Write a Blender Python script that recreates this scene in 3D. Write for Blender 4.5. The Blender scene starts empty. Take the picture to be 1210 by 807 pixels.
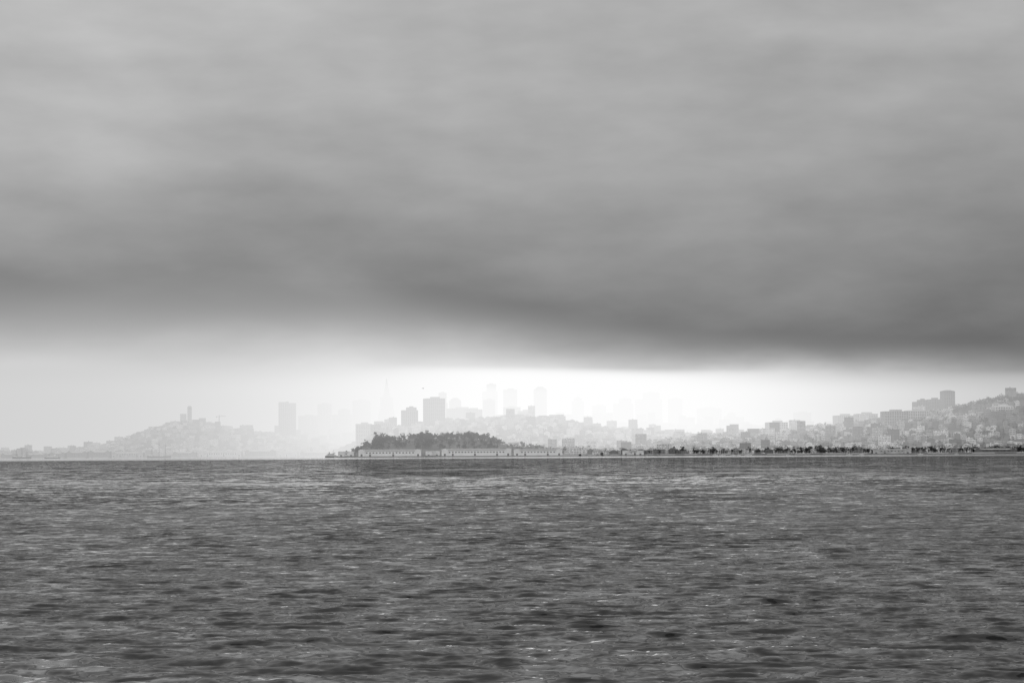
import bpy, math, random
import numpy as np
from mathutils import Matrix, Vector
random.seed(7); rng=np.random.default_rng(11)
sc=bpy.context.scene
sc.view_settings.view_transform='Standard'; sc.view_settings.look='None'; sc.view_settings.exposure=0
# ------------------------------------------------------------ camera
CH=5.0; F=3055.0
PITCH=math.radians(2.49); ROLL=math.radians(-0.315)
R=(Matrix.Rotation(math.radians(90)+PITCH,4,'X')@Matrix.Rotation(ROLL,4,'Z'))
cd=bpy.data.cameras.new("camera"); cam=bpy.data.objects.new("camera",cd); sc.collection.objects.link(cam)
cd.sensor_width=36; cd.lens=36*F/1210; cd.clip_start=0.5; cd.clip_end=60000
cam.matrix_world=Matrix.Translation((0,0,CH))@R
sc.camera=cam
R3=R.to_3x3()
def survey(u,v,D):
    """sighting (u,v) taken from the viewpoint -> world x,z at distance D metres"""
    w=R3@Vector((u-605,-(v-403.5),-F)); k=D/w.y
    return w.x*k, CH+w.z*k
# ------------------------------------------------------------ node helpers
class G:
    def __init__(s,nt): s.nt=nt; s.n=nt.nodes; s.l=nt.links
    def node(s,t,**k):
        a=s.n.new(t)
        for q,v in k.items(): setattr(a,q,v)
        return a
    def put(s,sock,v):
        if isinstance(v,bpy.types.NodeSocket): s.l.new(v,sock)
        else: sock.default_value=v
    def m(s,op,a,b=0.0,c=0.0,clamp=False):
        n=s.n.new('ShaderNodeMath'); n.operation=op; n.use_clamp=clamp
        s.put(n.inputs[0],a); s.put(n.inputs[1],b); s.put(n.inputs[2],c); return n.outputs[0]
    def mr(s,v,a,b,c,d,t='LINEAR'):
        n=s.n.new('ShaderNodeMapRange'); n.interpolation_type=t
        s.put(n.inputs[0],v); s.put(n.inputs[1],a); s.put(n.inputs[2],b); s.put(n.inputs[3],c); s.put(n.inputs[4],d); return n.outputs[0]
    def xyz(s,x,y,z):
        n=s.n.new('ShaderNodeCombineXYZ'); s.put(n.inputs[0],x); s.put(n.inputs[1],y); s.put(n.inputs[2],z); return n.outputs[0]
    def sep(s,v):
        n=s.n.new('ShaderNodeSeparateXYZ'); s.l.new(v,n.inputs[0]); return n.outputs
    def noise(s,vec,scale,det,rough=0.5,out=0):
        n=s.n.new('ShaderNodeTexNoise'); s.l.new(vec,n.inputs['Vector']); n.inputs['Scale'].default_value=scale
        n.inputs['Detail'].default_value=det; n.inputs['Roughness'].default_value=rough; return n.outputs[out]
    def curve(s,v,pts,lo,hi):
        """piecewise value curve through colour ramp"""
        t=s.mr(v,lo,hi,0.0,1.0)
        n=s.n.new('ShaderNodeValToRGB'); s.l.new(t,n.inputs[0]); cr=n.color_ramp; cr.interpolation='B_SPLINE'
        while len(cr.elements)>1: cr.elements.remove(cr.elements[-1])
        for i,(p,q) in enumerate(pts):
            e=cr.elements[0] if i==0 else cr.elements.new((p-lo)/(hi-lo))
            e.position=(p-lo)/(hi-lo); e.color=(q,q,q,1)
        return n.outputs[0]
def mat_new(name):
    m=bpy.data.materials.new(name); m.use_nodes=True; return m
def simple(name,val,rough=0.8,var=0.25,scale=0.15,spec=0.3):
    m=mat_new(name); g=G(m.node_tree); b=g.n['Principled BSDF']
    geo=g.node('ShaderNodeNewGeometry')
    f=g.noise(geo.outputs['Position'],scale,4,0.6)
    k=g.mr(f,0.3,0.7,val*(1-var),val*(1+var))
    c=g.n.new('ShaderNodeCombineColor')
    for i in range(3): g.l.new(k,c.inputs[i])
    g.l.new(c.outputs[0],b.inputs['Base Color']); b.inputs['Roughness'].default_value=rough
    b.inputs['Specular IOR Level'].default_value=spec
    return m
M=dict(
 wall_a=simple("pale_stucco",0.75), wall_b=simple("cream_stucco",0.5), wall_c=simple("grey_stucco",0.3), wall_d=simple("brick",0.16),
 roof=simple("tar_roof",0.14), roof_l=simple("light_roof",0.35), glass=simple("window_glass",0.05,0.25,0.2,0.2,0.5),
 conc=simple("concrete",0.34), conc_d=simple("dark_concrete",0.16), white=simple("white_paint",0.82,0.6,0.06),
 leaf=simple("foliage",0.04,0.9,0.5,0.3,0.1), leaf2=simple("foliage_light",0.07,0.9,0.4,0.3,0.1), bark=simple("bark",0.08),
 metal=simple("painted_steel",0.2,0.5), hull=simple("dark_hull",0.04,0.4), rock=simple("rock",0.16,0.9,0.4,0.4), bird=simple("feathers",0.08))
MK=list(M.keys())
# ------------------------------------------------------------ quad mesh builder
class QM:
    def __init__(s): s.v=[]; s.mi=[]
    def add(s,q,mat):
        q=np.asarray(q,dtype=np.float64).reshape(-1,4,3); s.v.append(q); s.mi.append(np.full(len(q),MK.index(mat)))
    def boxes(s,c,w,d,h,rot,wall,roof):
        """c:(n,3) base centre"""
        c=np.atleast_2d(c).astype(float); n=len(c)
        w,d,h,rot=[np.broadcast_to(np.asarray(a,float),(n,)) for a in (w,d,h,rot)]
        lx=np.array([-1,1,1,-1])*0.5; ly=np.array([-1,-1,1,1])*0.5
        X=lx[None]*w[:,None]; Y=ly[None]*d[:,None]
        cr=np.cos(rot)[:,None]; sr=np.sin(rot)[:,None]
        px=c[:,0:1]+X*cr-Y*sr; py=c[:,1:2]+X*sr+Y*cr
        b=np.stack([px,py,np.broadcast_to(c[:,2:3],px.shape)],-1); t=b.copy(); t[:,:,2]+=h[:,None]
        for i in range(4):
            j=(i+1)%4; s.add(np.stack([b[:,i],b[:,j],t[:,j],t[:,i]],1),wall)
        s.add(t,roof); s.add(b[:,::-1],wall)
    def box(s,x,y,z,w,d,h,mat,roof=None,rot=0): s.boxes([[x,y,z]],w,d,h,rot,mat,roof or mat)
    def cone(s,x,y,z,r0,r1,h,mat,n=12,cap=True):
        a=np.linspace(0,2*math.pi,n+1)
        for i in range(n):
            p=[[x+r0*math.cos(a[i]),y+r0*math.sin(a[i]),z],[x+r0*math.cos(a[i+1]),y+r0*math.sin(a[i+1]),z],
               [x+r1*math.cos(a[i+1]),y+r1*math.sin(a[i+1]),z+h],[x+r1*math.cos(a[i]),y+r1*math.sin(a[i]),z+h]]
            s.add(p,mat)
            if cap and r1>0.01: s.add([p[3],p[2],[x,y,z+h],[x,y,z+h+1e-3]],mat)
    def beam(s,p0,p1,r,mat):
        p0=Vector(p0);p1=Vector(p1); d=(p1-p0).normalized()
        u=d.cross(Vector((0.3,1,0.2))).normalized()*r; v=d.cross(u).normalized()*r
        o=[u+v,-u+v,-u-v,u-v]
        for i in range(4):
            j=(i+1)%4; s.add([p0+o[i],p0+o[j],p1+o[j],p1+o[i]],mat)
    def build(s,name,loc=(0,0,0),rot=0,parent=None):
        q=np.concatenate(s.v).reshape(-1,3); mi=np.concatenate(s.mi); nf=len(mi)
        me=bpy.data.meshes.new(name); me.vertices.add(len(q)); me.vertices.foreach_set('co',q.astype(np.float32).ravel())
        me.loops.add(nf*4); me.loops.foreach_set('vertex_index',np.arange(nf*4,dtype=np.int32))
        me.polygons.add(nf); me.polygons.foreach_set('loop_start',np.arange(0,nf*4,4,dtype=np.int32))
        used=sorted(set(mi.tolist())); rm={u:i for i,u in enumerate(used)}
        me.polygons.foreach_set('material_index',np.array([rm[i] for i in mi],dtype=np.int32))
        for u in used: me.materials.append(M[MK[u]])
        me.update(calc_edges=True)
        o=bpy.data.objects.new(name,me); sc.collection.objects.link(o); o.location=loc; o.rotation_euler[2]=rot
        if parent: o.parent=parent
        return o
# ------------------------------------------------------------ land
def prof(pts,D,drop=0):
    P=[survey(u,v,D) for u,v in pts]; return np.array([p[0] for p in P]),np.array([max(0,p[1]-drop) for p in P])
RID=[ # D, front width, back width, profile
 (7700,430,500,prof([(-80,541),(20,539),(60,537),(110,532),(138,526),(160,517),(190,508),(222,500),(245,503),(265,508),(300,513),(345,517),(365,525),(420,532)],7700)),
 (6400,420,700,prof([(320,540),(345,530),(365,524),(395,516),(430,510),(470,507),(500,504),(560,499),(600,495),(640,497),(680,503),(720,510),(760,513),(800,517),(870,520),(960,527),(1000,535)],6400)),
 (8600,800,2000,prof([(330,534),(380,522),(450,513),(560,503),(680,502),(800,505),(900,509),(1000,512),(1100,522),(1300,530)],8600)),
 (5220,110,160,prof([(395,541),(412,536),(428,530),(448,523),(480,519),(540,517),(575,520),(600,527),(640,530),(700,534),(760,538)],5220)),
 (5900,520,900,prof([(730,530),(780,524),(820,521),(880,516),(920,513),(960,508),(1000,504),(1040,500),(1080,492),(1120,489),(1150,481),(1185,474),(1230,472),(1300,480),(1400,490),(1700,500),(2000,520)],5900)),
]
def shore(x,y):
    """distance of shoreline as a function of bearing-ish x"""
    k=x/5000*F+605
    return np.interp(k,[-2000,300,395,405,680,760,1000,1250,2500],[7000,6950,6500,4960,4950,4760,4640,4560,4400])
def land_z(x,y):
    x=np.asarray(x,float); y=np.asarray(y,float)
    z=np.full(np.broadcast(x,y).shape,3.0)
    for D,wf,wb,(px,pz) in RID:
        h=np.interp(x,px,pz,left=0,right=0)
        t=(y-D)/np.where(y<D,wf,wb); z=np.maximum(z,h*np.exp(-t*t))
    z=z+1.2*np.sin(x/37+y/51)*np.clip((z-6)/20,0,1)
    s=shore(x,y); return np.where(y<s,-4+0*z,3+(z-3)*np.clip((y-s)/60,0,1))
xs=np.arange(-5200,5201,20.0); ys=np.concatenate([np.arange(4300,7000,15.0),np.arange(7000,9500,30.0),np.arange(9500,16001,250.0)])
XX,YY=np.meshgrid(xs,ys); ZZ=land_z(XX,YY)
def grid_mesh(name,X,Y,Z,mat,smooth=True):
    r,c=X.shape; v=np.stack([X,Y,Z],-1).reshape(-1,3).astype(np.float32)
    i=(np.arange(r-1)[:,None]*c+np.arange(c-1)[None]).ravel(); f=np.stack([i,i+1,i+c+1,i+c],1).astype(np.int32)
    me=bpy.data.meshes.new(name); me.vertices.add(len(v)); me.vertices.foreach_set('co',v.ravel())
    me.loops.add(f.size); me.loops.foreach_set('vertex_index',f.ravel()); me.polygons.add(len(f))
    me.polygons.foreach_set('loop_start',np.arange(0,f.size,4,dtype=np.int32))
    me.polygons.foreach_set('use_smooth',np.full(len(f),smooth)); me.materials.append(mat); me.update(calc_edges=True)
    o=bpy.data.objects.new(name,me); sc.collection.objects.link(o); return o
grid_mesh("hills_terrain",XX,YY,ZZ,simple("hillside_ground",0.11,0.95,0.5,0.02,0.1))
# ------------------------------------------------------------ water
def water():
    d1=np.geomspace(36,560,1300); d2=np.geomspace(580,30000,90); d0=np.array([-400,-100,0,15,25,32.0])
    yy=np.concatenate([d0,d1,d2]); core=np.linspace(-1,1,800); out=np.geomspace(1.1,40,16)
    u=np.concatenate([-out[::-1],core,out])
    hw=7+0.24*np.clip(yy,30,None)
    X=u[None]*hw[:,None]; Y=np.repeat(yy[:,None],len(u),1)
    dy=np.gradient(yy)[:,None]; dx=np.gradient(u)[None]*hw[:,None]
    sp=np.maximum(np.broadcast_to(dy,X.shape)*0.8,dx)
    Z=np.zeros_like(X); r=np.random.default_rng(3)
    n=84
    for i in range(n):
        lam=0.40*(3.6/0.40)**(i/(n-1))*r.uniform(.92,1.08)
        th=math.radians(84)+r.normal()*0.40   # travel direction
        k=2*math.pi/lam; slope=0.052*(1.0 if lam<1.7 else 0.5)
        att=np.clip((lam/sp-2.5)/3,0,1); ph=r.uniform(0,6.28)
        a=slope/k
        mod=0.6+0.4*np.sin(X*0.3/lam+Y*0.2/lam*r.uniform(.5,1.5)+ph*3)
        Z+=att*a*mod*np.sin(k*(math.cos(th)*X+math.sin(th)*Y)+ph)
    m=mat_new("sea_water"); g=G(m.node_tree); b=g.n['Principled BSDF']
    b.inputs['Base Color'].default_value=(0.006,0.006,0.006,1); b.inputs['IOR'].default_value=1.333
    b.inputs['Roughness'].default_value=0.03
    geo=g.node('ShaderNodeNewGeometry'); P=geo.outputs['Position']
    px,py,pz=g.sep(P)
    n1=g.noise(g.xyz(g.m('MULTIPLY',px,0.75),py,0.0),1.15,3,0.6,1)      # ripples
    n2=g.noise(g.xyz(g.m('MULTIPLY',px,1.3),g.m('MULTIPLY',py,0.8),7.0),0.13,5,0.82,1)     # wave trains
    n3=g.noise(g.xyz(g.m('MULTIPLY',px,1.0),g.m('MULTIPLY',py,0.5),3.0),0.02,6,0.66,0)     # wind patches
    calm=g.mr(py,2500.0,3200.0,1.0,0.04,'SMOOTHSTEP')
    rough=g.mr(py,380.0,900.0,1.0,2.6,'SMOOTHSTEP')
    far=g.mr(py,80.0,450.0,0.0,1.0,'SMOOTHSTEP')
    patch=g.mr(n3,0.36,0.64,g.mr(far,0.0,1.0,0.6,0.15),g.mr(far,0.0,1.0,1.4,2.1))
    amp=g.m('MULTIPLY',g.m('MULTIPLY',calm,patch),rough)
    w2=g.mr(far,0.0,1.0,1.2,2.6)
    def comp(i,bias=0.0):
        a=g.m('MULTIPLY',g.m('SUBTRACT',g.sep(n1)[i],0.5),2.1)
        c=g.m('MULTIPLY',g.m('SUBTRACT',g.sep(n2)[i],0.5),w2)
        return g.m('MULTIPLY',g.m('SUBTRACT',g.m('ADD',a,c),bias),amp)
    sl=g.xyz(comp(0),comp(1,0.18),0.0)
    ad=g.node('ShaderNodeVectorMath',operation='ADD'); g.l.new(geo.outputs['Normal'],ad.inputs[0]); g.l.new(sl,ad.inputs[1])
    nm=g.node('ShaderNodeVectorMath',operation='NORMALIZE'); g.l.new(ad.outputs[0],nm.inputs[0])
    g.l.new(nm.outputs[0],b.inputs['Normal'])
    grid_mesh("bay_water",X,Y,Z,m)
water()
# ------------------------------------------------------------ houses
def houses(name,x0,x1,y0,y1,stepx,stepy,seed,dens=0.8,tall=0.05,zmin=3.5,hm=9.0,bright=(.25,.3,.3,.15),skip=None):
    r=np.random.default_rng(seed); q=QM(); n=0
    for y in np.arange(y0,y1,stepy):
        x=x0+r.uniform(0,stepx); gap=0
        while x<x1:
            w=r.uniform(.75,1.35)*stepx
            if r.random()<0.06: x+=r.uniform(8,22); continue
            yy=y+r.uniform(-3,3); xc=x+w/2; s=float(shore(xc,yy)); z=float(land_z(xc,yy))
            if r.random()>dens or yy<s+25 or z<zmin-1 or (skip and skip(xc,yy)): x+=w; continue
            h=hm*r.uniform(.7,1.3); d=r.uniform(11,18)
            if r.random()<tall: h*=r.uniform(1.6,3.2); w*=1.6
            wm=['wall_a','wall_b','wall_c','wall_d'][r.choice(4,p=bright)]
            rot=r.normal()*0.06-0.12
            q.box(xc,yy,z-6,w*0.94,d,h+6,wm,'roof' if r.random()<.65 else 'roof_l',rot)
            c,sn=math.cos(rot),math.sin(rot)
            if h<14 and r.random()<.45: # gable
                rh=r.uniform(2,3.4); W=w*0.49; Dd=d*0.51; zt=z+h
                def T(a,b,zz): return [xc+a*c-b*sn,yy+a*sn+b*c,zz]
                q.add([T(-W,-Dd,zt),T(0,-Dd,zt+rh),T(0,Dd,zt+rh),T(-W,Dd,zt)],'roof')
                q.add([T(0,-Dd,zt+rh),T(W,-Dd,zt),T(W,Dd,zt),T(0,Dd,zt+rh)],'roof')
                q.add([T(-W,-Dd+.2,zt),T(W,-Dd+.2,zt),T(0,-Dd+.2,zt+rh-.1),T(0,-Dd+.2,zt+rh-.1)],wm)
            elif r.random()<.5: q.box(xc+r.uniform(-2,2),yy+2,z+h,2.5,3,2.2,wm,'roof',rot)
            nf=max(2,int(h/3.1)); nc=max(2,int(w/3))
            for f in range(nf):
                for k in range(nc):
                    if r.random()<.12: continue
                    a=(-0.5+(k+.5)/nc)*w*0.9; b=-d/2-.12; ww=.75; z0=z+h*(f+.28)/nf; z1=z0+1.6
                    q.add([[xc+(a-ww)*c-b*sn,yy+(a-ww)*sn+b*c,z0],[xc+(a+ww)*c-b*sn,yy+(a+ww)*sn+b*c,z0],
                           [xc+(a+ww)*c-b*sn,yy+(a+ww)*sn+b*c,z1],[xc+(a-ww)*c-b*sn,yy+(a-ww)*sn+b*c,z1]],'glass')
            x+=w; n+=1
    q.build(name); print(name,n)
def ux(u,D): return survey(u,500,D)[0]
fm=lambda x,y: (y<5450 and x<ux(690,5200))
houses("russian_hill_houses",ux(335,6200),ux(900,6200),5560,6600,12,42,1,.86,.08,skip=fm)
houses("telegraph_hill_houses",ux(-20,7500),ux(400,7500),7060,7800,13,45,2,.8,.08)
houses("marina_houses",ux(660,5000),ux(1300,5000),4800,5350,13,48,3,.5,.02,hm=7.5,bright=(.5,.2,.15,.15))
houses("pacific_heights_houses",ux(760,5700),ux(1300,5700),5380,6050,13,42,4,.64,.05,bright=(.22,.23,.3,.25))
houses("waterfront_houses",ux(470,5560),ux(760,5560),5440,5600,14,50,5,.7,.12,hm=9)
houses("nob_hill_houses",ux(340,8300),ux(1150,8300),7900,8650,17,75,6,.85,.2,hm=13)
# ------------------------------------------------------------ foliage
def crown_quads(r,cx,cy,cz,rad,ht,n,leaf,flat=0.7):
    k=r.integers(5,9); L=r.normal(size=(k,3))*np.array([rad*.5,rad*.5,ht*.25]); LR=rad*r.uniform(.3,.6,k)
    j=r.integers(0,k,n); dv=r.normal(size=(n,3)); dv/=np.linalg.norm(dv,axis=1)[:,None]
    p=L[j]+dv*LR[j][:,None]*(r.uniform(.35,1.08,n)**.6)[:,None]*np.array([1,1,flat])
    p+=np.array([cx,cy,cz])
    a=r.normal(size=(n,3)); a/=np.linalg.norm(a,axis=1)[:,None]; b=np.cross(a,r.normal(size=(n,3))); b/=np.linalg.norm(b,axis=1)[:,None]
    s=(leaf*r.uniform(.5,1.2,n))[:,None]; a=a*s; b=b*s*.8
    return np.stack([p-a,p-b*1.1,p+a,p+b*.9],1)
def add_tree(q,r,x,y,z,h,n=110):
    rad=h*r.uniform(.3,.5); th=h*r.uniform(.25,.4)
    for k in range(3):
        q.beam((x,y,z-1),(x+r.normal()*rad*.35,y+r.normal()*rad*.35,z+h*.65),h*.018,'bark')
    Q=crown_quads(r,x,y,z+th+h*.28,rad,h*.65,n,h*.085,r.uniform(.7,1.3))
    sel=r.random(n)<.25; q.add(Q[~sel],'leaf'); q.add(Q[sel],'leaf2')
def grove(name,pts,seed,hr=(9,15),n=110):
    r=np.random.default_rng(seed); q=QM()
    for p in pts:
        x,y=p[:2]
        z=float(land_z(x,y))
        if z<1: continue
        add_tree(q,r,x,y,z,p[2] if len(p)>2 else r.uniform(*hr),n)
    return q.build(name)
r=np.random.default_rng(5)
pts=[]
for i in range(480):
    u=r.uniform(415,592) if r.random()<.82 else r.uniform(592,680); D=r.uniform(5110,5300)
    # stands of older, taller trees alternate with lower scrub
    k=.75+.25*math.sin(u*.17+1.0)*math.sin(u*.071+.5); env=np.interp(u,[415,430,450,500,550,575,592,600,680],[.5,.8,1.1,.85,1.1,1.0,.75,.5,.4])
    pts.append((ux(u,D),D,(3+14*k*r.uniform(.45,1.15))*env))
grove("headland_tree_grove",pts,21,(9,17),130)
pts=[(ux(r.uniform(600,1260),5000),r.uniform(4700,5400)) for i in range(330)]
pts+=[(ux(u,4760),r.uniform(4720,4800)) for u in np.concatenate([r.normal(720,25,16),r.normal(855,25,20),r.normal(965,22,22),r.normal(1090,35,26),r.uniform(700,1250,40)])]
grove("marina_trees",pts,22,(6,13),80)
pts=[(ux(r.uniform(780,1260),5700),r.uniform(5380,5980)) for i in range(330)]
pts+=[(ux(r.uniform(1125,1260),5880),r.uniform(5780,5960)) for i in range(260)]
grove("hilltop_trees",pts,23,(8,16),80)
pts=[(ux(u+r.normal()*3,6200),r.uniform(5600,6450)) for u in r.uniform(350,850,150)]
pts+=[(ux(u,7650),r.uniform(7400,7750)) for u in np.concatenate([r.uniform(140,300,60),r.normal(224,14,50)])]
grove("hillside_trees",pts,24,(7,13),60)
pts=[(ux(u,4680),4690+abs(r.normal())*30) for u in r.uniform(1145,1290,90)]
grove("shore_tree_line",pts,25,(7,13),110)
for i,(u,h) in enumerate([(748,13),(757,10),(798,12),(806,14),(852,11),(905,12),(946,13),(968,17),(957,12),(1010,12),(1033,9),(1062,11),(1098,13),(1122,10),(712,11),(685,10)]):
    D=4800+(i*37)%90; q=QM(); rr=np.random.default_rng(100+i); add_tree(q,rr,0,0,0,h,260)
    x=ux(u,D); q.build("cypress_tree",(x,D,float(land_z(x,D))))
# ------------------------------------------------------------ towers
def tower(name,u0,u1,vt,D,rot=0.25,kind='flat',wall='conc',depth=None,fl=3.4,bay=5.0):
    x0=ux(u0,D); x1=ux(u1,D); W=(x1-x0); top=survey((u0+u1)/2,vt,D)[1]; xc=(x0+x1)/2; zb=float(land_z(xc,D))
    H=top-zb; k=abs(math.cos(rot))+abs(math.sin(rot))*0.8; w=W/k; d=depth or w*0.8; q=QM(); B=-15
    def shaft(x,y,w,d,z0,h,roof=True):
        q.box(x,y,z0,w,d,h,'glass','roof')
        z=z0+fl
        while z<z0+h-.8: q.box(x,y,z-.6,w+.5,d+.5,1.3,wall); z+=fl
        for sx in (-1,1):
            m=max(2,int(w/bay))
            for i in range(m+1): q.box(x+(-.5+i/m)*w,y+sx*d/2,z0,1.0,.9,h+.6,wall)
            m=max(2,int(d/bay))
            for i in range(m+1): q.box(x+sx*w/2,y+(-.5+i/m)*d,z0,.93,1.07,h+.7,wall)
        q.box(x,y,z0+h+.02,w+.7,d+.7,1.2,wall,'roof')
    if kind=='flat':
        shaft(0,0,w,d,B,H-B-5); q.box(w*.05,0,H-4,w*.45,d*.5,4,wall,'roof')
    elif kind=='step':
        shaft(0,0,w,d,B,H*.8-B); shaft(w*.12,0,w*.6,d*.7,H*.8+1,H*.2-5); q.box(w*.12,0,H-3,w*.25,d*.3,3,wall,'roof')
    elif kind=='spire':
        shaft(0,0,w,d,B,H*.8-B); shaft(0,0,w*.65,d*.65,H*.8+1,H*.1-1); q.cone(0,0,H*.9,w*.28,w*.1,H*.06,wall,8); q.beam((0,0,H*.95),(0,0,H*1.06),.7,'metal')
    elif kind=='hip':
        shaft(0,0,w,d,B,H*.93-B); a,b,z=w/2,d/2,H*.93+1.3
        c=[[-a,-b,z],[a,-b,z],[a,b,z],[-a,b,z]]; t=[[-a*.4,-b*.3,H],[a*.4,-b*.3,H],[a*.4,b*.3,H],[-a*.4,b*.3,H]]
        for i in range(4): q.add([c[i],c[(i+1)%4],t[(i+1)%4],t[i]],'roof')
        q.add(t,'roof')
    elif kind=='twin':
        shaft(-w*.26,0,w*.42,d,B,H-B-4); shaft(w*.26,d*.1,w*.42,d,B,H-B-7); shaft(0,d*.2,w*.15,d*.5,B,H-B-2)
    elif kind=='pyramid':
        z=0; n=int(H*.8/4)
        for i in range(n):
            f0=1-i/n*.86; z=i*H*.82/n; hh=H*.82/n; a=w*f0
            q.box(0,0,z,a,a,hh*.6,'glass'); q.box(0,0,z+hh*.6,a+.6,a+.6,hh*.4,wall)
        q.cone(0,0,H*.8,w*.11,0.4,H*.2,wall,4)
        for sx in (-1,1): q.box(sx*w*.22,0,H*.35,w*.12,w*.25,H*.32,wall)
    return q.build(name,(xc,D,zb),rot)
T=[("apartment_tower",328,351,474,7700,.1,'twin','conc_d'),
("office_tower",352,376,490,8900,.2,'flat','conc_d'),("office_tower",375,392,476,9100,.25,'flat','conc_d'),
("office_tower",392,416,483,8900,.2,'step','conc_d'),("office_tower",416,438,472,9200,.15,'flat','conc_d'),
("pyramid_skyscraper",442,472,447,9000,.3,'pyramid','conc'),
("apartment_tower",474,494,480,6350,.2,'step','conc_d'),("apartment_tower",500,526,469,6400,.25,'flat','conc_d'),
("apartment_tower",514,529,463,7600,.2,'step','conc'),
("apartment_tower",531,545,470,7700,.2,'hip','conc'),("apartment_tower",527,562,481,7000,.2,'flat','conc'),
("skyscraper",570,588,453,8700,.2,'step','conc'),("apartment_tower",571,585,471,7700,.2,'flat','conc'),
("skyscraper",595,611,459,8200,.15,'flat','conc'),("skyscraper",631,646,457,8200,.2,'hip','conc'),
("apartment_tower",585,618,480,7400,.2,'step','conc'),
("apartment_tower",548,570,482,6800,.2,'flat','wall_b'),("apartment_tower",612,630,484,6800,.1,'flat','wall_b'),
("office_tower",676,690,467,9000,.2,'spire','conc_d'),("office_tower",700,716,478,9000,.2,'flat','conc_d'),
("office_tower",725,748,470,9000,.2,'step','conc_d'),("skyscraper",751,782,463,9200,.2,'step','conc_d'),
("office_tower",790,806,470,9200,.2,'flat','conc_d'),("office_tower",824,852,481,9200,.2,'flat','conc_d'),
("office_tower",856,870,487,9200,.2,'step','conc_d'),
("apartment_tower",938,958,486,8800,.2,'flat','conc'),("apartment_tower",985,1010,489,6300,.2,'flat','conc'),
("apartment_block",1010,1036,487,6100,.1,'flat','wall_b'),
("apartment_block",1042,1072,484,5720,.08,'flat','conc'),("apartment_block",1070,1096,483,5760,.1,'flat','wall_b'),
("apartment_tower",1079,1098,471,6050,.2,'step','conc_d'),("apartment_tower",1096,1112,470,6100,.1,'flat','conc_d'),
("apartment_tower",1112,1128,461,6050,.25,'hip','conc_d'),("apartment_block",1190,1207,463,5980,.1,'flat','conc'),
("apartment_block",1173,1196,478,5650,.1,'flat','wall_a'),("apartment_block",905,930,497,6000,.1,'flat','wall_b'),
("apartment_block",640,668,490,6450,.1,'flat','conc'),("apartment_block",420,440,499,6450,.1,'flat','wall_b'),
("apartment_block",445,468,498,6450,.1,'step','conc')]
for t in T: tower(*t)
# memorial tower on the left hill
def coit():
    D=7690; x=ux(224,D); zb=float(land_z(x,D)); H=survey(224,480,D)[1]-zb; q=QM()
    q.box(0,0,-4,22,22,9,'conc'); q.box(0,0,5.02,16,16,3,'conc')
    n=20
    for i in range(n):
        a=i*2*math.pi/n; q.cone(5.6*math.cos(a),5.6*math.sin(a),8,.95,.85,H-18,'conc',6)
    q.cone(0,0,8,5.4,5.2,H-18,'conc',20); q.cone(0,0,H-10,6.6,6.6,1.2,'conc',20)
    for i in range(10):
        a=i*2*math.pi/10; q.box(5.6*math.cos(a),5.6*math.sin(a),H-8.9,1.5,1.5,6,'conc',rot=a)
    q.cone(0,0,H-8.8,4,4,6,'glass',12); q.cone(0,0,H-2.9,6.4,6.0,2.2,'conc',20); q.cone(0,0,H-.7,4.5,4.2,2,'conc',16)
    q.build("memorial_tower",(x,D,zb))
coit()
def crane():
    D=7500; x=ux(259,D); zb=float(land_z(x,D)); H=survey(259,494,D)[1]-zb+3; q=QM()
    for sx in (-1,1):
        for sy in (-1,1): q.beam((sx,sy,-2),(sx,sy,H),.3,'metal')
    for k in range(int(H/3)):
        q.beam((-1,-1,k*3),(1,-1,k*3+3),.15,'metal'); q.beam((1,1,k*3),(-1,1,k*3+3),.15,'metal')
    q.box(0,0,H,3,3,3,'metal'); q.beam((0,0,H),(0,0,H+7),.4,'metal')
    for yy in (-.8,.8): q.beam((-8,yy,H+2),(20,yy,H+2),.25,'metal')
    q.beam((0,0,H+3.6),(20,0,H+3.6),.22,'metal')
    for k in range(6): q.beam((k*3,0,H+3.5),(k*3+1.5,-.8,H+2),.15,'metal'); q.beam((k*3+1.5,-.8,H+2),(k*3+3,0,H+3.5),.15,'metal')
    q.beam((0,0,H+7),(16,0,H+3.6),.12,'metal'); q.beam((0,0,H+7),(-8,0,H+2),.12,'metal'); q.box(-7.5,0,H-1,3,2.5,3,'conc_d')
    q.build("construction_crane",(x,D,zb),.35)
crane()
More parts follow.
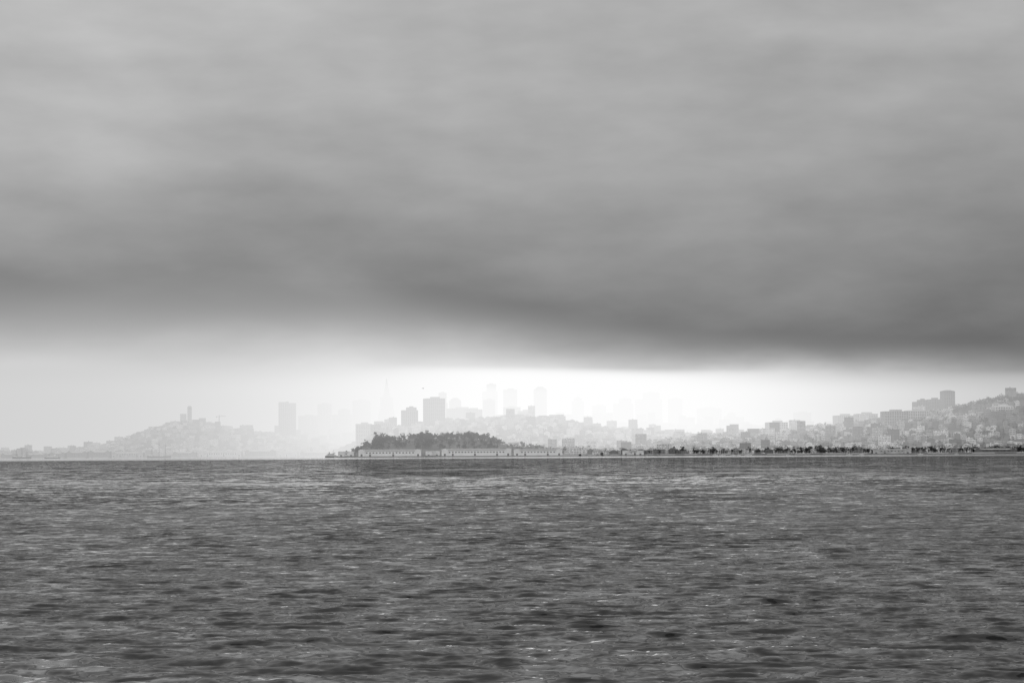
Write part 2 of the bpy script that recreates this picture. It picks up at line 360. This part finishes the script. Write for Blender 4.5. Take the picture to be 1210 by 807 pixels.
# ------------------------------------------------------------ piers and sheds
def shed(name,u0,u1,D,h,wall='wall_a',depth=28,win=True,z=2.2):
    x0,x1=ux(u0,D),ux(u1,D); W=x1-x0; q=QM(); a=W/2; b=depth/2
    q.box(0,0,-z-1,W+14,depth+20,z+.9,'conc'); q.box(0,0,0,W,depth,h,wall,'roof')
    rh=h*.38
    q.add([[-a-.6,-b-.6,h+.05],[a+.6,-b-.6,h+.05],[a,0,h+rh],[-a,0,h+rh]],'roof_l'); q.add([[a+.6,b+.6,h+.05],[-a-.6,b+.6,h+.05],[-a,0,h+rh],[a,0,h+rh]],'roof_l')
    for s in (-1,1): q.add([[s*a,-b,h],[s*a,b,h],[s*a,0,h+rh],[s*a,0,h+rh]],wall)
    n=max(3,int(W/6))
    for i in range(n):
        x=(-.5+(i+.5)/n)*W
        if i%7==3: q.box(x,-b-.1,0,3.2,.3,h*.42,'conc_d')
        q.box(x,-b-.1,h*.58,2.4,.3,h*.19,'glass')
        q.box(x+W/n/2,-b-.15,0,.5,.5,h,wall)
    # end pavilions with stepped parapet
    for s in (-1,1):
        q.box(s*(a-6),-1.5,0,12,depth+2,h*1.18,wall,'roof'); q.box(s*(a-6),-b-.6,h*1.18,6,1,h*.2,wall)
        q.box(s*(a-6),-b-2.55,0,3.4,.3,h*.4,'conc_d')
    for i in range(int(W/30)): q.box((-.5+(i+.5)/(W/30))*W,2,h+rh*.7,3,2,2.4,'metal')
    xc=(x0+x1)/2; q.build(name,(xc,D,z))
shed("pier_shed",424,498,4925,9.5,'white'); shed("pier_shed",503,520,4980,7,'wall_a')
shed("pier_shed",522,604,4920,10,'white'); shed("pier_shed",607,664,4915,9,'white')
shed("pier_shed",400,419,4980,7,'wall_a'); 
for i,(a,b,h,w) in enumerate([(2,20,8,'conc_d'),(30,58,8,'conc_d'),(60,78,10,'conc_d'),(80,104,12,'conc_d'),(106,131,13,'conc_d'),(133,170,10,'conc'),(205,232,10,'conc_d'),(236,286,11,'wall_b'),(290,325,13,'conc_d'),(329,352,10,'wall_b'),(355,392,9,'conc_d')]):
    shed("waterfront_warehouse",a,b,6880,h,w,30,True,2.5)
shed("waterfront_warehouse",1030,1075,4640,6,'wall_b',18); shed("waterfront_warehouse",735,760,4735,6,'wall_a',16); shed("waterfront_warehouse",1150,1200,4640,6,'conc_d',18)
# seawall / promenade
def strip(name,pts,w,h,mat,zb=-1.5):
    q=QM()
    for (xa,ya),(xb,yb) in zip(pts[:-1],pts[1:]):
        q.add([[xa,ya,zb],[xb,yb,zb],[xb,yb+w*.3,h],[xa,ya+w*.3,h]],mat); q.add([[xa,ya+w*.3,h],[xb,yb+w*.3,h],[xb,yb+w,h+.1],[xa,ya+w,h+.1]],mat)
    return q.build(name)
rs=np.random.default_rng(9)
X=np.arange(-330,2200,9.0); strip("seawall",[(float(x),float(shore(x,0))-14+rs.uniform(-2,2)) for x in X],16,1.9,'rock')
strip("promenade",[(float(x),float(shore(x,0))+3) for x in X[40:]],22,3.5,'roof_l',0)
X=np.arange(-2600,-345,14.0); strip("seawall",[(float(x),float(shore(x,0))-14+rs.uniform(-2,2)) for x in X],16,2.2,'rock')
# ------------------------------------------------------------ boats
def hullq(q,L,B,H,mat,n=12):
    def sec(t):
        w=B/2*(1-abs(t)**2.6) if t>0 else B/2*(1-.35*abs(t)**3); sh=H*(1+.28*t*t); return t*L/2,max(w,.05),sh
    ps=[sec(-1+2*i/n) for i in range(n+1)]
    for (x0,w0,h0),(x1,w1,h1) in zip(ps[:-1],ps[1:]):
        for s in (-1,1): q.add([[x0,s*w0*.6,-.6],[x1,s*w1*.6,-.6],[x1,s*w1,h1],[x0,s*w0,h0]],mat)
        q.add([[x0,-w0,h0-.1],[x1,-w1,h1-.1],[x1,w1,h1-.1],[x0,w0,h0-.1]],'roof_l')
    x0,w0,h0=ps[0]; q.add([[x0,-w0*.6,-.6],[x0,w0*.6,-.6],[x0,w0,h0],[x0,-w0,h0]],mat)
def ship(u,D,L=60,rot=.3,mh=38):
    q=QM(); hullq(q,L,11,4.5,'hull'); q.box(-L*.36,0,4.4,9,6,2.4,'white','roof'); q.box(L*.1,0,4.4,8,5,2.2,'white','roof')
    for x,k in ((-.3,.85),(0,1),(.27,.92)):
        q.beam((x*L,0,3),(x*L,0,mh*k),.38,'bark')
        for f,wd in ((.38,11),(.55,9.5),(.7,8),(.85,6)): q.beam((x*L,-wd,mh*k*f),(x*L,wd,mh*k*f),.24,'bark'); q.beam((x*L-wd*.4,-.5,mh*k*f),(x*L+wd*.4,.5,mh*k*f),.22,'bark')
        for s in (-1,1):
            for o in (-2,0,2): q.beam((x*L+o,s*5,4.6),(x*L,0,mh*k*.68),.08,'bark')
    q.beam((L*.47,0,5.5),(L*.66,0,10),.3,'bark'); q.beam((L*.66,0,10),(L*.27,0,mh*.85),.09,'bark'); q.beam((L*.27,0,mh*.9),(0,0,mh*.6),.08,'bark'); q.beam((0,0,mh),(-.3*L,0,mh*.5),.08,'bark')
    q.build("sailing_ship",(ux(u,D),D,0),rot)
ship(188,6500); ship(26,6400,46,.1,26)
def ferry(u,D,L=38,rot=.1):
    q=QM(); hullq(q,L,9,2.6,'hull'); q.box(-1,0,2.5,L*.7,7.5,2.6,'white','roof_l'); q.box(-2,0,5.2,L*.5,6.5,2.4,'white','roof_l'); q.box(L*.16,0,7.65,4.5,4,2.3,'white','roof')
    for i in range(10):
        for s in (-1,1): q.box(-L*.34+i*L*.068,s*3.8,3.4,1.4,.2,1,'glass')
    for i in range(7): q.box(-L*.24+i*L*.07,-3.3,5.9,1.5,.2,1,'glass')
    q.cone(-L*.2,0,7.6,1,.9,3,'conc_d',10); q.beam((L*.12,0,9.9),(L*.12,0,15),.12,'metal')
    q.build("ferry_boat",(ux(u,D),D,0),rot)
ferry(62,6300); ferry(392,5050,26,-.2)
rb=np.random.default_rng(31)
for u in [845,853,866,872,884,931,1003,1018,1087,1130]:
    D=4560 if u<1000 else 4530; L=rb.uniform(9,13); q=QM(); hullq(q,L,3.2,1.2,'white',8); q.box(-.5,0,1.1,L*.35,2,.8,'white','roof_l')
    q.beam((L*.08,0,1),(L*.08,0,L*1.3),.13,'white'); q.beam((L*.08,0,2.2),(-L*.4,0,2.3),.14,'metal'); q.beam((L*.48,0,1.5),(L*.08,0,L*1.25),.04,'metal'); q.beam((-L*.48,0,1.3),(L*.08,0,L*1.28),.04,'metal')
    q.build("sailboat",(ux(u,D),D,0),rb.uniform(-1,1))
# ------------------------------------------------------------ gull
def gull(u,v,D,s=1.0,rot=0.4,up=.35):
    x,z=survey(u,v,D); q=QM()
    for i in range(6):
        f=lambda t:.13*math.sin(math.pi*min(1,t/6+.04))**.7
        a0,a1=-.35+i*.12,-.23+i*.12
        for k in range(8):
            t0,t1=k*math.pi/4,(k+1)*math.pi/4
            q.add([[a0*s,f(i)*s*math.cos(t0),f(i)*s*math.sin(t0)],[a1*s,f(i+1)*s*math.cos(t0),f(i+1)*s*math.sin(t0)],[a1*s,f(i+1)*s*math.cos(t1),f(i+1)*s*math.sin(t1)],[a0*s,f(i)*s*math.cos(t1),f(i)*s*math.sin(t1)]],'bird')
    for sg in (-1,1):
        q.add([[-.12*s,sg*.05*s,.05*s],[.18*s,sg*.05*s,.05*s],[.16*s,sg*.45*s,(.05+up*.5)*s],[-.08*s,sg*.45*s,(.05+up*.5)*s]],'bird')
        q.add([[-.08*s,sg*.45*s,(.05+up*.5)*s],[.16*s,sg*.45*s,(.05+up*.5)*s],[-.1*s,sg*1.0*s,(.02+up*.4)*s],[-.14*s,sg*.95*s,(.02+up*.4)*s]],'bird')
    q.add([[-.35*s,-.05*s,0],[-.35*s,.05*s,0],[-.55*s,.12*s,0],[-.55*s,-.12*s,0]],'bird')
    q.build("seagull",(x,D,z),rot)
gull(500,459,900,.8,.9)
# ------------------------------------------------------------ fog bank (absorbing volume, scattered light put in as emission)
EPTS=[(-14,.80),(-11,.82),(-7,.86),(-4.5,.92),(-2.5,.98),(0,1.01),(4,1.01),(6.5,.95),(9,.82),(11.5,.74),(14,.70)]
def fog():
    ya,yb=4780,15500
    def top(y,s): return y*math.tan(math.radians(s))
    v=[]; xsn=[-5000,-2000,-800,0,500,1200,5000]
    sl={-5000:2.3,-2000:2.3,-800:2.3,0:2.2,500:2.1,1200:2.0,5000:2.0}
    n=len(xsn)
    for y in (ya,yb):
        for x in xsn: v.append((x*y/7000,y,-6)); 
        for x in xsn: v.append((x*y/7000,y,top(y,sl[x])))
    f=[]
    for i in range(n-1):
        f+=[(i,i+1,n+i+1,n+i),(2*n+i+1,2*n+i,3*n+i,3*n+i+1),(n+i,n+i+1,3*n+i+1,3*n+i),(i+1,i,2*n+i,2*n+i+1)]
    f+=[(0,n,3*n,2*n),(n-1,3*n-1,4*n-1,2*n-1)]
    me=bpy.data.meshes.new("fog_bank"); me.from_pydata(v,[],f); me.update()
    o=bpy.data.objects.new("fog_bank",me); sc.collection.objects.link(o)
    m=mat_new("sea_fog"); g=G(m.node_tree); g.n.remove(g.n['Principled BSDF']); out=g.n['Material Output']
    dens=0.00068
    ab=g.node('ShaderNodeVolumeAbsorption'); ab.inputs['Color'].default_value=(0,0,0,1)
    geo=g.node('ShaderNodeNewGeometry'); px,py,pz=g.sep(geo.outputs['Position'])
    # the bank rises gently inland and thins out softly towards its top; thinner at the near edge and to the west
    slope=g.m('DIVIDE',pz,py)
    topf=g.mr(px,-1500.0,1200.0,.033,.028)
    hf=g.mr(g.m('DIVIDE',slope,topf),0.78,1.15,1.0,0.0,'SMOOTHSTEP')
    side=g.m('MULTIPLY',g.mr(px,250.0,1100.0,1.3,.95,'SMOOTHSTEP'),g.mr(px,-900.0,-300.0,.5,1.0,'SMOOTHSTEP'))
    dn=g.m('MULTIPLY',g.m('MULTIPLY',hf,side),g.m('MULTIPLY',g.mr(py,4900.0,5700.0,.6,1.0),dens))
    g.l.new(dn,ab.inputs['Density'])
    az=g.m('MULTIPLY',g.m('ARCTANGENT',g.m('DIVIDE',px,6800.0)),57.2958)
    e=g.m('POWER',g.curve(az,EPTS,-16,16),2.2)  # fog glow painted by bearing, stands in for scattered daylight
    em=g.node('ShaderNodeEmission'); g.l.new(g.m('MULTIPLY',e,dn),em.inputs['Strength'])
    ad=g.node('ShaderNodeAddShader'); g.l.new(ab.outputs[0],ad.inputs[0]); g.l.new(em.outputs[0],ad.inputs[1]); g.l.new(ad.outputs[0],out.inputs['Volume'])
    me.materials.append(m)
fog()
# ------------------------------------------------------------ sky
w=bpy.data.worlds.new("World"); sc.world=w; w.use_nodes=True; g=G(w.node_tree); bg=g.n['Background']
tc=g.node('ShaderNodeTexCoord'); dx,dy,dz=g.sep(tc.outputs['Generated'])
az=g.m('MULTIPLY',g.m('ARCTAN2',dx,dy),57.2958); el=g.m('MULTIPLY',g.m('ARCSINE',dz),57.2958)
nv=g.xyz(g.m('MULTIPLY',az,0.13),g.m('MULTIPLY',el,0.34),2.0)
n1=g.m('SUBTRACT',g.noise(nv,1.0,2,0.45),0.5)
nv2=g.xyz(g.m('MULTIPLY',az,0.30),g.m('MULTIPLY',el,0.8),4.0)
n2=g.m('SUBTRACT',g.noise(nv2,1.0,4,0.5),0.5)
# cloud-base edge elevation and softness by bearing (degrees /10)
eb=g.m('MULTIPLY',g.curve(az,[(-14,.285),(-8,.28),(-4,.268),(-1,.245),(2,.212),(5,.192),(14,.184)],-16,16),10.0)
so=g.m('MULTIPLY',g.curve(az,[(-14,.13),(-6,.125),(-2,.115),(2,.09),(5,.07),(14,.06)],-16,16),10.0)
elw=g.m('ADD',el,g.m('MULTIPLY',n2,0.8))
rel=g.m('SUBTRACT',elw,eb)
t=g.mr(g.m('DIVIDE',rel,so),-1.0,1.0,0.0,1.0,'SMOOTHSTEP')
low=g.curve(az,EPTS,-16,16)
cl=g.curve(g.m('ADD',g.m('SUBTRACT',el,eb),g.m('MULTIPLY',n1,1.2)),[(-1,.45),(0,.45),(1,.485),(2,.55),(3.5,.61),(5,.66),(8,.68),(12,.66)],-1,12)
cl=g.m('ADD',cl,g.mr(az,-9.0,-2.0,0.04,0.0))
cl=g.m('ADD',cl,g.m('MULTIPLY',n1,0.14)); cl=g.m('ADD',cl,g.m('MULTIPLY',n2,0.17))
cl=g.m('ADD',cl,g.mr(az,2.0,14.0,0.0,-0.06)); cl=g.m('ADD',cl,g.mr(el,15.0,60.0,0.0,0.05))
cl=g.m('ADD',cl,g.mr(dy,0.0,-0.5,0.0,0.28,'SMOOTHSTEP'))   # sky behind the viewpoint brightened, added to light the pier walls
mx=g.m('ADD',g.m('MULTIPLY',low,g.m('SUBTRACT',1.0,t)),g.m('MULTIPLY',cl,t))
lin=g.m('POWER',g.m('MAXIMUM',mx,0.05),2.2)
sky=g.node('ShaderNodeTexSky'); sky.sky_type='NISHITA'; sky.sun_disc=False
SE=math.radians(60); SR=math.radians(3); sky.sun_elevation=SE; sky.sun_rotation=SR
bw=g.node('ShaderNodeRGBToBW'); g.l.new(sky.outputs[0],bw.inputs[0])
tot=g.m('ADD',lin,g.m('MULTIPLY',g.m('MINIMUM',bw.outputs[0],8.0),0.002))
tot=g.m('MULTIPLY',tot,10.0)
cc=g.n.new('ShaderNodeCombineColor')
for i in range(3): g.l.new(tot,cc.inputs[i])
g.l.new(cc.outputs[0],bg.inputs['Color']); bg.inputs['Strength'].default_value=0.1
# ------------------------------------------------------------ sun behind the cloud
ld=bpy.data.lights.new("sun",'SUN'); ld.energy=0.5; ld.angle=math.radians(60); ld.color=(1,.99,.98)
so_=bpy.data.objects.new("sun",ld); sc.collection.objects.link(so_)
dirv=Vector((math.sin(SR)*math.cos(SE),math.cos(SR)*math.cos(SE),math.sin(SE)))
so_.rotation_euler=dirv.to_track_quat('Z','Y').to_euler(); so_.location=(0,0,300)
